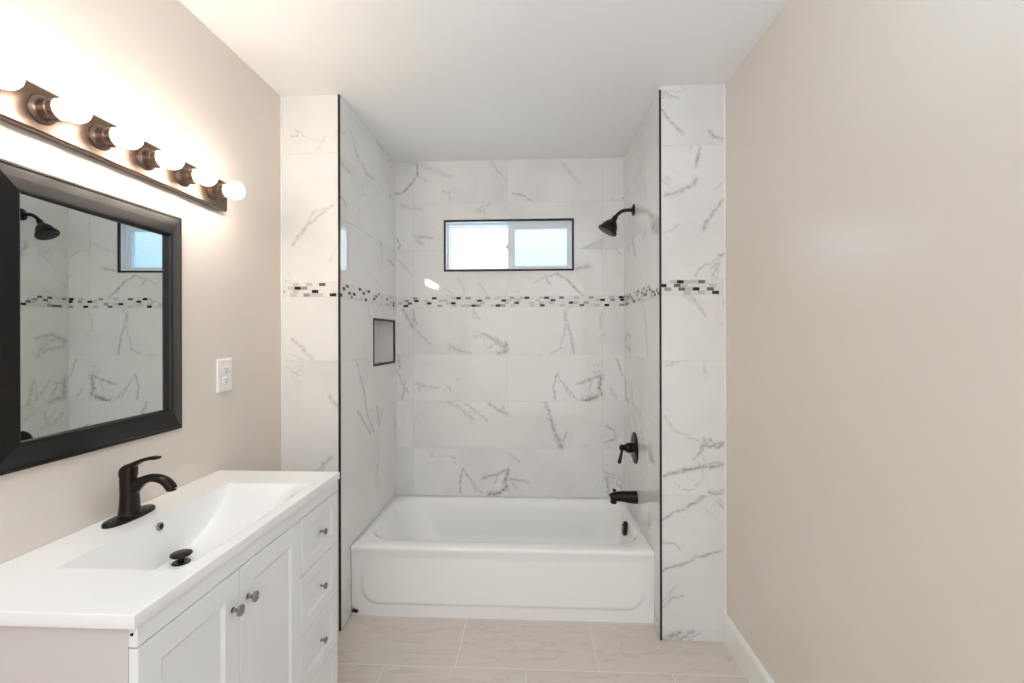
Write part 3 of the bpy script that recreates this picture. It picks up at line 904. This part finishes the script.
def rrect(xa, xb, ya, yb, r, z, n=24):
    pts = []
    for (cx, cy, a0) in ((xb - r, yb - r, 0), (xa + r, yb - r, 90), (xa + r, ya + r, 180), (xb - r, ya + r, 270)):
        for k in range(n):
            t = math.radians(a0 + 90 * k / (n - 1))
            pts.append((cx + r * math.cos(t), cy + r * math.sin(t), z))
    return pts


Z = TUB_Z
loops = [rrect(x0, x1, y0 + 0.006, y1, 0.004, 0.30), rrect(x0, x1, y0 + 0.004, y1, 0.004, Z - 0.030), rrect(x0, x1, y0, y1, 0.004, Z - 0.020),
         rrect(x0, x1, y0 + 0.001, y1, 0.004, Z - 0.010), rrect(x0 + 0.0004, x1 - 0.0004, y0 + 0.005, y1 - 0.0004, 0.004, Z - 0.003),
         rrect(x0 + 0.003, x1 - 0.003, y0 + 0.014, y1 - 0.003, 0.008, Z)]
ix0, ix1, iy0, iy1 = x0 + 0.058, x1 - 0.046, y0 + 0.085, y1 - 0.062
# (slope at left, right, front, back; drop)
for (l, r, f, b, z, rad) in ((-0.022, -0.018, -0.012, -0.018, 0.0, 0.155), (-0.014, -0.012, -0.007, -0.012, -0.0012, 0.150), (-0.006, -0.005, -0.003, -0.006, -0.0045, 0.147),
                             (0.002, 0.001, 0.000, 0.001, -0.012, 0.145), (0.010, 0.006, 0.004, 0.007, -0.024, 0.14),
                             (0.024, 0.011, 0.013, 0.013, -0.046, 0.14), (0.06, 0.022, 0.026, 0.026, -0.12, 0.14), (0.12, 0.036, 0.042, 0.042, -0.20, 0.14),
                             (0.17, 0.055, 0.060, 0.060, -0.255, 0.14), (0.215, 0.085, 0.090, 0.090, -0.29, 0.13), (0.27, 0.13, 0.135, 0.135, -0.305, 0.11),
                             (0.42, 0.24, 0.20, 0.20, -0.310, 0.08)):
    loops.append(rrect(ix0 + l, ix1 - r, iy0 + f, iy1 - b, rad, Z + z))
bm = bmesh.new()
rings(bm, loops, True, False, True)
# apron: a height field with a raised panel that dies out upwards
nx, nz = 160, 60
ga = []
for j in range(nz + 1):
    z = 0.001 + (Z - 0.022 - 0.001) * j / nz
    rowv = []
    for i in range(nx + 1):
        x = x0 + 0.001 + (x1 - x0 - 0.002) * i / nx
        cx, hx, zb, r = (-0.876 + 0.535) / 2, (0.535 + 0.876) / 2, 0.070, 0.085
        qx = abs(x - cx) - hx + r
        qz = (zb - z) + r
        d = min(max(qx, qz), 0) + math.hypot(max(qx, 0), max(qz, 0)) - r
        t = min(max((0.010 - d) / 0.020, 0), 1)
        t = t * t * (3 - 2 * t)
        up = min(max((Z - 0.03 - z) / 0.22, 0), 1)
        side = 0.012 * up
        y = y0 + 0.012 - side * t - 0.004 * (1 - up)
        rowv.append(bm.verts.new((x, y, z)))
    ga.append(rowv)
for j in range(nz):
    for i in range(nx):
        bm.faces.new((ga[j][i], ga[j][i + 1], ga[j + 1][i + 1], ga[j + 1][i]))
obj('tub_shell', bm, 'porcelain', tub, smooth=True, sharp=50)
# overflow plate on the sloping drain end
bm = bmesh.new()
lathe(bm, (0.5245, 2.735, 0.302), (-1, 0, 0.16), [(-0.006, 0.040), (0.008, 0.040), (0.013, 0.036), (0.016, 0.022), (0.0165, 0.002)], 32)
ov = obj('overflow_plate', bm, 'oil_rubbed_bronze', tub, smooth=True, sharp=40)
for dz in (-0.019, 0.019):
    bm = bmesh.new()
    lathe(bm, (0.5095, 2.735, 0.304 + dz), (-1, 0, 0.13), [(-0.002, 0.005), (0.003, 0.005), (0.004, 0.003)], 12)
    obj('screw', bm, 'black_metal', ov, smooth=True, sharp=40)
bm = bmesh.new()
lathe(bm, (0.20, 2.70, Z - 0.311), (0, 0, 1), [(0, 0.034), (0.003, 0.034), (0.005, 0.028), (0.005, 0.012), (0.016, 0.010), (0.018, 0.024), (0.023, 0.022), (0.025, 0.004)], 28)
obj('drain', bm, 'oil_rubbed_bronze', tub, smooth=True, sharp=40)
bm = bmesh.new()
lathe(bm, (-0.924, 2.322, 0.033), (1, -0.30, 0), [(0, 0.006), (0.002, 0.009), (0.010, 0.009), (0.012, 0.006), (0.020, 0.006), (0.022, 0.008), (0.028, 0.008), (0.030, 0.005)], 16)
tag(obj('bolt', bm, 'rubber', tub, smooth=True, sharp=40), 'small dark bolt at the lower left corner of the apron')

# ------------------------------------------------------------------ shower fittings
ORB = 'oil_rubbed_bronze'
BK = 'black_metal'
sh = thing('shower_fixture', (XB, 2.78, 2.162), 'black bell shower head on a bent arm high on the tiled wall', 'shower head')
bm = bmesh.new()
lathe(bm, (XB, 2.78, 2.162), (-1, 0, 0), [(0, 0.036), (0.004, 0.036), (0.008, 0.032), (0.012, 0.020), (0.016, 0.013), (0.020, 0.011)], 32)
obj('flange', bm, BK, sh, smooth=True, sharp=40)
bm = bmesh.new()
sweep(bm, [tuple(p) for p in spline([(XB - 0.012, 2.78, 2.162, .0105, .0105), (0.545, 2.78, 2.162, .0105, .0105), (0.520, 2.78, 2.157, .0105, .0105), (0.497, 2.78, 2.142, .0105, .0105), (0.476, 2.78, 2.119, .0105, .0105)], 6)], (0, 1, 0), 16)
obj('arm', bm, BK, sh, smooth=True, sharp=40)
bm = bmesh.new()
AX = Vector((-0.050, 0, -0.086)).normalized()
lathe(bm, (0.482, 2.78, 2.127), AX, [(0, 0.012), (0.002, 0.0155), (0.020, 0.0155), (0.022, 0.018), (0.030, 0.019), (0.034, 0.024), (0.045, 0.034), (0.060, 0.043), (0.078, 0.049), (0.090, 0.052), (0.092, 0.058), (0.099, 0.060), (0.104, 0.058), (0.105, 0.050)], 40)
hd = obj('spray_head', bm, BK, sh, smooth=True, sharp=40)
bm = bmesh.new()
lathe(bm, Vector((0.482, 2.78, 2.127)) + AX * 0.104, AX, [(0, 0.049), (0.003, 0.047), (0.004, 0.02), (0.005, 0.004)], 32)
obj('face_plate', bm, 'black_metal', hd, smooth=True, sharp=40)

vv = thing('shower_valve', (XB, 2.76, 0.765), 'black shower valve with round plate and lever on the tiled wall', 'shower valve')
bm = bmesh.new()
lathe(bm, (XB, 2.76, 0.765), (-1, 0, 0), [(0, 0.092), (0.004, 0.092), (0.009, 0.088), (0.013, 0.076), (0.014, 0.060), (0.014, 0.040)], 48)
obj('plate', bm, ORB, vv, smooth=True, sharp=40)
bm = bmesh.new()
lathe(bm, (XB - 0.012, 2.76, 0.765), (-1, 0, 0), [(0, 0.030), (0.010, 0.026), (0.020, 0.030), (0.030, 0.031), (0.040, 0.026), (0.048, 0.020), (0.054, 0.016), (0.058, 0.019), (0.072, 0.019), (0.078, 0.014), (0.081, 0.004)], 32)
obj('hub', bm, ORB, vv, smooth=True, sharp=40)
bm = bmesh.new()
sweep(bm, [tuple(p) for p in spline([(0.512, 2.757, 0.768, .010, .010), (0.507, 2.745, 0.750, .0085, .0085), (0.500, 2.735, 0.725, .009, .009), (0.493, 2.728, 0.700, .0105, .0105), (0.489, 2.725, 0.685, .0095, .0095), (0.4885, 2.7245, 0.681, .004, .004)], 5)], (0, 1, 0), 16)
obj('lever', bm, ORB, vv, smooth=True, sharp=40)

ts = thing('tub_spout', (XB, 2.716, 0.492), 'black tub spout with pull knob just above the tub rim', 'tub spout')
bm = bmesh.new()
sweep(bm, [tuple(p) for p in spline([(XB, 2.716, 0.4905, .035, .037), (0.55, 2.716, 0.491, .0335, .0355), (0.51, 2.716, 0.494, .030, .031), (0.475, 2.716, 0.494, .0265, .0275), (0.450, 2.716, 0.490, .024, .0255), (0.440, 2.716, 0.486, .021, .0235), (0.436, 2.716, 0.484, .013, .014)], 5)], (0, 1, 0), 28)
lathe(bm, (0.457, 2.716, 0.487), (-0.12, 0, -1), [(0, 0.020), (0.030, 0.0185), (0.033, 0.016), (0.028, 0.0145)], 24)
obj('spout_body', bm, ORB, ts, smooth=True, sharp=40)
bm = bmesh.new()
lathe(bm, (0.458, 2.716, 0.512), (0, 0, 1), [(0, 0.0055), (0.010, 0.005), (0.012, 0.009), (0.018, 0.0105), (0.024, 0.008), (0.026, 0.002)], 20)
obj('diverter_knob', bm, ORB, ts, smooth=True, sharp=40)

# ------------------------------------------------------------------ vanity cabinet
VX, VY0, VY1 = -0.772, 0.849, 1.748      # carcass front, near and far end
TOPZ = 0.9025
van = thing('vanity_cabinet', ((XL + VX) / 2, (VY0 + VY1) / 2, 0), 'white shaker vanity cabinet with two doors and four drawers under the sink top', 'cabinet')
bm = bmesh.new()
t = 0.016
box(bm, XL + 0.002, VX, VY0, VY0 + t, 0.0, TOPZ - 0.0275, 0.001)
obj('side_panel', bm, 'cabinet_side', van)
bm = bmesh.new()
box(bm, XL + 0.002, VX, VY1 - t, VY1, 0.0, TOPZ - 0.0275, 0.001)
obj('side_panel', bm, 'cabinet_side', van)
bm = bmesh.new()
box(bm, XL + 0.002, VX - 0.002, VY0 + t, VY1 - t, 0.09, 0.105)
box(bm, XL + 0.002, XL + 0.010, VY0 + t, VY1 - t, 0.105, TOPZ - 0.05)
box(bm, VX - 0.060, VX - 0.045, VY0 + t, VY1 - t, 0.0, 0.09)
box(bm, VX - 0.018, VX - 0.004, VY0 + t, VY1 - t, 0.105, TOPZ - 0.07)
obj('carcass', bm, 'dark_gap', van)
bm = bmesh.new()
FX = -0.754                                # outer face of doors and drawers
box(bm, VX, FX, VY0, VY1, 0.8345, TOPZ - 0.0275, 0.0015)
obj('apron_rail', bm, 'cabinet_paint', van)
bm = bmesh.new()
box(bm, VX - 0.04, FX + 0.0005, VY0, VY1, 0.0, 0.066, 0.002)
obj('toe_rail', bm, 'cabinet_paint', van)
bm = bmesh.new()
lathe(bm, (-0.7640, VY0 - 0.0005, 0.8600), (0, -1, 0), [(0, 0.0032), (0.0012, 0.003), (0.0014, 0.001)], 12)
tag(obj('screw', bm, 'edge_trim', van, smooth=True, sharp=40), 'tiny dark screw head at the near corner')


def shaker(name, ya, yb, za, zb, fw, parent):
    """a framed front: flat frame with a bevelled step down to a recessed panel"""
    bm = bmesh.new()
    def lp(i, x):
        return [(x, ya + i, za + i), (x, yb - i, za + i), (x, yb - i, zb - i), (x, ya + i, zb - i)]
    rings(bm, [lp(0, VX + 0.001), lp(0, FX - 0.0015), lp(0.0015, FX), lp(fw, FX), lp(fw + 0.005, FX - 0.003), lp(fw + 0.010, FX - 0.0055)], True, True, True)
    return obj(name, bm, 'cabinet_paint', parent)


def knob_mesh():
    bm = bmesh.new()
    lathe(bm, (0, 0, 0), (1, 0, 0), [(0, 0.0075), (0.0015, 0.0075), (0.003, 0.0045), (0.012, 0.0042), (0.015, 0.0075), (0.018, 0.0125), (0.022, 0.0140), (0.025, 0.0125), (0.0275, 0.0075), (0.028, 0.001)], 24)
    return bm


first = None


def add_knob(y, z, parent, size=1.0):
    global first
    if first is None:
        first = obj('knob', knob_mesh(), 'chrome', parent, smooth=True, sharp=40, origin=(0, 0, 0))
        k = first
    else:
        k = first.copy()
        COL.objects.link(k)
        k.parent = parent
    k.location = Vector((FX, y, z)) - base_of(parent)
    k.scale = (size, size, size)


d1 = shaker('door', VY0 + 0.001, 1.1570, 0.068, 0.8315, 0.056, van)
add_knob(1.128, 0.742, d1)
d2 = shaker('door', 1.1605, 1.4680, 0.068, 0.8315, 0.056, van)
add_knob(1.190, 0.742, d2)
ph = (0.8315 - 0.068 + 0.0025) / 4
for k in range(4):
    zt = 0.8315 - k * ph
    d = shaker('drawer', 1.4712, VY1 - 0.001, zt - ph + 0.0025, zt, 0.040, van)
    add_knob((1.4712 + VY1) / 2, zt - ph / 2, d, 0.8)

# ------------------------------------------------------------------ sink top: one slab with a scooped basin
top = thing('vanity_sink', ((XL - 0.756) / 2, 1.30, TOPZ - 0.027), 'glossy white vanity top with an integrated scooped basin', 'sink')
TX0, TX1, TY0, TY1 = XL + 0.001, -0.7495, 0.838, 1.760
BXB, BXF, BYN, BYF = -1.083, -0.782, 1.003, 1.606


def sm(t):
    t = min(max(t, 0), 1)
    return t * t * (3 - 2 * t)


def depth(x, y):
    if not (BXB < x < BXF and BYN < y < BYF):
        return 0.0
    q = (y - (BYN + BYF) / 2) / ((BYF - BYN) / 2)
    d = 0.137 * (1 - abs(q) ** (2.15 if q > 0 else 2.7))
    back = min((x - BXB) / 0.012, 1)
    back = 1 - (1 - back) ** 1.6
    front = sm((BXF - x) / 0.11)
    return d * back * front


def axis(a, b, special, step):
    s = sorted({a, b, *[q for q in special if a < q < b]})
    out = []
    for p, q in zip(s, s[1:]):
        n = max(1, math.ceil((q - p) / step))
        out += [p + (q - p) * i / n for i in range(n)]
    return out + [b]


ex = 0.0025
gx = axis(TX0, TX1 - ex, [BXB, BXB + 0.001, BXB + 0.002, BXB + 0.004, BXB + 0.006, BXB + 0.009, BXB + 0.012, BXB + 0.015, BXB + 0.010, BXB + 0.013, BXB + 0.018, BXF], 0.006)
gy = axis(TY0 + ex, TY1 - ex, [BYN, BYF], 0.005)
bm = bmesh.new()
G = [[bm.verts.new((x, y, TOPZ - depth(x, y))) for y in gy] for x in gx]
for i in range(len(gx) - 1):
    for j in range(len(gy) - 1):
        bm.faces.new((G[i][j], G[i + 1][j], G[i + 1][j + 1], G[i][j + 1]))
# rounded edge and underside
def edge(dx, z):
    return [(TX0, TY0 + dx, z), (TX1 - dx, TY0 + dx, z), (TX1 - dx, TY1 - dx, z), (TX0, TY1 - dx, z)]
rings(bm, [edge(ex, TOPZ), edge(0.0007, TOPZ - 0.0007), edge(0.0, TOPZ - ex), edge(0.0, TOPZ - 0.0255), edge(0.001, TOPZ - 0.027)], True, False, False)
bmesh.ops.remove_doubles(bm, verts=bm.verts, dist=0.00002)
obj('sink_slab', bm, 'cultured_marble', top, smooth=True, sharp=35)
bm = bmesh.new()
lathe(bm, (-1.079, 1.291, 0.878), (1, 0, 0.1), [(0, 0.0115), (0.004, 0.0115), (0.0055, 0.0095), (0.0050, 0.0075), (0.001, 0.0070)], 28)
ofl = obj('overflow_ring', bm, 'chrome', top, smooth=True, sharp=40)
bm = bmesh.new()
lathe(bm, (-1.078, 1.291, 0.878), (1, 0, 0.1), [(0, 0.0072), (0.0035, 0.0072)], 20)
obj('overflow_hole', bm, 'dark_hole', ofl)
DX, DY = -1.030, 1.311
DZ = TOPZ - 0.137
bm = bmesh.new()
lathe(bm, (DX, DY, DZ - 0.004), (0, 0, 1), [(0, 0.0235), (0.006, 0.0235), (0.0075, 0.022), (0.0075, 0.018), (0.005, 0.010)], 36)
obj('drain_ring', bm, ORB, top, smooth=True, sharp=40)
bm = bmesh.new()
lathe(bm, (DX, DY, DZ), (0, 0, 1), [(0, 0.008), (0.016, 0.008), (0.018, 0.018), (0.021, 0.026), (0.025, 0.0285), (0.028, 0.027), (0.031, 0.020), (0.032, 0.004)], 40)
obj('drain_stopper', bm, ORB, top, smooth=True, sharp=40)

# ------------------------------------------------------------------ faucet
FXc, FYc = -1.168, 1.291
fa = thing('faucet', (FXc, FYc, TOPZ), 'dark bronze single lever faucet on a long base plate behind the basin', 'faucet')
bm = bmesh.new()
lps = []
for s_, z in ((0.0, 0.0), (0.0, 0.007), (0.002, 0.010), (0.007, 0.012)):
    lps.append([(x, y, TOPZ + z) for x, y in stadium(FXc, FYc, 0.030 - s_, 0.080 - s_, 56, 2.5)])
rings(bm, lps)
obj('base_plate', bm, ORB, fa, smooth=True, sharp=40)
bm = bmesh.new()
lps = []
for z, hx, hy, ox in ((0.010, 0.0265, 0.0275, 0.0), (0.016, 0.0245, 0.0250, 0.0), (0.035, 0.0230, 0.0230, 0.0), (0.065, 0.0220, 0.0210, 0.0), (0.095, 0.0215, 0.0195, -0.002), (0.112, 0.0205, 0.0185, -0.004), (0.118, 0.019, 0.0172, -0.004)):
    lps.append([(x, y, TOPZ + z) for x, y in stadium(FXc + ox, FYc, hx, hy, 40, 2.6)])
rings(bm, lps)
# spout arching forward from the shoulder of the body
sweep(bm, [tuple(p) for p in spline([(FXc - 0.004, FYc, TOPZ + 0.066, .0165, .020), (FXc + 0.013, FYc, TOPZ + 0.086, .016, .018), (FXc + 0.036, FYc, TOPZ + 0.105, .0155, .0135), (FXc + 0.062, FYc, TOPZ + 0.115, .015, .0110), (FXc + 0.088, FYc, TOPZ + 0.114, .015, .0105), (FXc + 0.108, FYc, TOPZ + 0.106, .0148, .0115), (FXc + 0.122, FYc, TOPZ + 0.092, .0145, .0125), (FXc + 0.127, FYc, TOPZ + 0.083, .0142, .0125)], 6)], (0, 1, 0), 28, 2.6)
obj('body', bm, ORB, fa, smooth=True, sharp=40)
bm = bmesh.new()
lathe(bm, (FXc + 0.1275, FYc, TOPZ + 0.082), (0.18, 0, -1), [(0, 0.0105), (0.003, 0.0105), (0.0035, 0.008)], 24)
obj('aerator', bm, BK, fa, smooth=True, sharp=40)
bm = bmesh.new()
lps = []
for z, hx, hy, ox in ((0.117, 0.0200, 0.0180, -0.004), (0.120, 0.0215, 0.0192, -0.004), (0.138, 0.0220, 0.0192, -0.004), (0.146, 0.0210, 0.018, -0.003), (0.152, 0.018, 0.0155, 0.000), (0.156, 0.011, 0.010, 0.002)):
    lps.append([(x, y, TOPZ + z + 0.0 + (x - FXc) * 0.22 * (z > 0.13)) for x, y in stadium(FXc + ox, FYc, hx, hy, 40, 2.8)])
rings(bm, lps)
sweep(bm, [tuple(p) for p in spline([(FXc - 0.010, FYc, TOPZ + 0.142, .0165, .010), (FXc + 0.015, FYc, TOPZ + 0.154, .016, .008), (FXc + 0.040, FYc, TOPZ + 0.166, .015, .0055), (FXc + 0.065, FYc, TOPZ + 0.172, .0145, .0048), (FXc + 0.081, FYc, TOPZ + 0.173, .0135, .0045), (FXc + 0.088, FYc, TOPZ + 0.1735, .010, .0035)], 6)], (0, 1, 0), 24, 2.4)
obj('lever', bm, ORB, fa, smooth=True, sharp=40)

# ------------------------------------------------------------------ mirror
MY0, MY1, MZ0, MZ1 = 0.972, 1.550, 1.1086, 1.8325
mi_ = thing('wall_mirror', (XL, (MY0 + MY1) / 2, MZ0), 'rectangular wall mirror in a wide black frame above the faucet', 'mirror')
FWD = 0.075
prof = [(0.000, 0.000), (0.000, 0.013), (0.0015, 0.0155), (0.006, 0.0165), (0.008, 0.0150), (0.012, 0.0178), (0.036, 0.0232), (0.062, 0.0282), (0.067, 0.0288), (0.070, 0.0280), (0.0715, 0.0262), (FWD, 0.0205), (FWD, 0.002)]
bm = bmesh.new()
lps = []
for i_, d_ in prof:
    lps.append([(XL + d_, MY0 + i_ * 0.87, MZ0 + i_), (XL + d_, MY1 - i_ * 0.87, MZ0 + i_), (XL + d_, MY1 - i_ * 0.87, MZ1 - i_), (XL + d_, MY0 + i_ * 0.87, MZ1 - i_)])
rings(bm, lps, True, False, False)
obj('mirror_frame', bm, 'frame_black', mi_)
bm = bmesh.new()
hw = (MY1 - MY0) / 2 - 0.060
box(bm, 0.0140, 0.0185, -hw, hw, MZ0 + 0.070, MZ1 - 0.070)
bmesh.ops.rotate(bm, verts=bm.verts, cent=(0.0185, 0, 0), matrix=Matrix.Rotation(0.030, 3, 'Z'))   # the pane sits a little askew in its rebate
bmesh.ops.translate(bm, verts=bm.verts, vec=(XL, (MY0 + MY1) / 2, 0))
tag(obj('mirror_glass', bm, 'mirror_silver', mi_), 'silvered mirror glass')

# ------------------------------------------------------------------ vanity light
LY0, LY1, LZ0, LZ1 = 0.852, 1.766, 1.917, 2.031
vl = thing('vanity_light', (XL, (LY0 + LY1) / 2, (LZ0 + LZ1) / 2), 'bronze vanity light bar with six glowing globe bulbs above the mirror', 'wall light')
bm = bmesh.new()
prof = [(0.0, LZ0 + 0.004), (0.022, LZ0), (0.027, LZ0 + 0.001), (0.030, LZ0 + 0.006), (0.030, LZ1 - 0.006), (0.027, LZ1 - 0.001), (0.022, LZ1), (0.0, LZ1 - 0.004)]
rings(bm, [[(XL + d, y, z) for d, z in prof] for y in (LY0, LY1)])
obj('back_bar', bm, 'fixture_bronze', vl)
LZc = (LZ0 + LZ1) / 2


def socket():
    bm = bmesh.new()
    lathe(bm, (0, 0, 0), (1, 0, 0), [(0, 0.034), (0.003, 0.034), (0.006, 0.029), (0.009, 0.026), (0.026, 0.0245), (0.028, 0.0265), (0.031, 0.0265), (0.033, 0.0245), (0.046, 0.025), (0.050, 0.026), (0.050, 0.022), (0.040, 0.020)], 36)
    return bm


def bulb():
    bm = bmesh.new()
    R = 0.0315
    c = 0.049
    pr = [(-0.004, 0.013), (0.008, 0.014), (0.018, 0.0165)]
    for k in range(5, 25):
        a = PI - PI * k / 24
        pr.append((c + R * math.cos(a), R * math.sin(a)))
    lathe(bm, (0, 0, 0), (1, 0, 0), pr, 32)
    return bm


s0 = b0 = None
for k in range(6):
    y = LY1 - 0.076 - k * 0.1524
    if s0 is None:
        s0 = obj('socket', socket(), 'fixture_bronze', vl, smooth=True, sharp=35, origin=(0, 0, 0))
        b0 = obj('bulb', bulb(), 'bulb_glow', s0, smooth=True, origin=(0, 0, 0))
        s, b = s0, b0
    else:
        s = s0.copy()
        COL.objects.link(s)
        b = b0.copy()
        COL.objects.link(b)
        b.parent = s
        s.parent = vl
    s.location = Vector((XL + 0.030, y, LZc)) - base_of(vl)
    b.location = (0.034, 0, 0)

vl.rotation_euler = (-0.015, 0, 0)        # hung a little out of level

# ------------------------------------------------------------------ outlet
OY0, OY1, OZ0, OZ1 = 1.744, 1.829, 1.207, 1.3365
ol = thing('wall_outlet', (XL, (OY0 + OY1) / 2, OZ0), 'white duplex outlet with a wide cover plate on the beige wall', 'outlet')
bm = bmesh.new()
def op(i, d):
    return [(XL + d, OY0 + i, OZ0 + i), (XL + d, OY1 - i, OZ0 + i), (XL + d, OY1 - i, OZ1 - i), (XL + d, OY0 + i, OZ1 - i)]
rings(bm, [op(0, 0.0002), op(0, 0.004), op(0.002, 0.006), op(0.006, 0.0075)])
obj('cover_plate', bm, 'outlet_plastic', ol)
oc = (OY0 + OY1) / 2
for dz in (0.0205, -0.0205):
    zc_ = (OZ0 + OZ1) / 2 + dz
    bm = bmesh.new()
    lps = []
    for i_, d_ in ((0, 0.006), (0, 0.0088), (0.0012, 0.0098)):
        lps.append([(XL + d_, y, z) for y, z in stadium(oc, zc_, 0.0165 - i_, 0.0145 - i_, 32, 3.4)])
    rings(bm, lps)
    rc = obj('receptacle', bm, 'cabinet_paint', ol, smooth=True, sharp=40)
    bm = bmesh.new()
    for yy, h_ in ((-0.0063, 0.0042), (0.0063, 0.0034)):
        box(bm, XL + 0.009, XL + 0.0101, oc + yy - 0.0010, oc + yy + 0.0010, zc_ + 0.003 - h_, zc_ + 0.003 + h_)
    lathe(bm, (XL + 0.009, oc, zc_ - 0.0085), (1, 0, 0), [(0, 0.0026), (0.0011, 0.0026)], 14)
    obj('slots', bm, 'dark_hole', rc)
bm = bmesh.new()
lathe(bm, (XL + 0.0070, oc, (OZ0 + OZ1) / 2), (1, 0, 0), [(0, 0.003), (0.001, 0.0028), (0.0014, 0.001)], 14)
obj('screw', bm, 'outlet_plastic', ol, smooth=True, sharp=40)
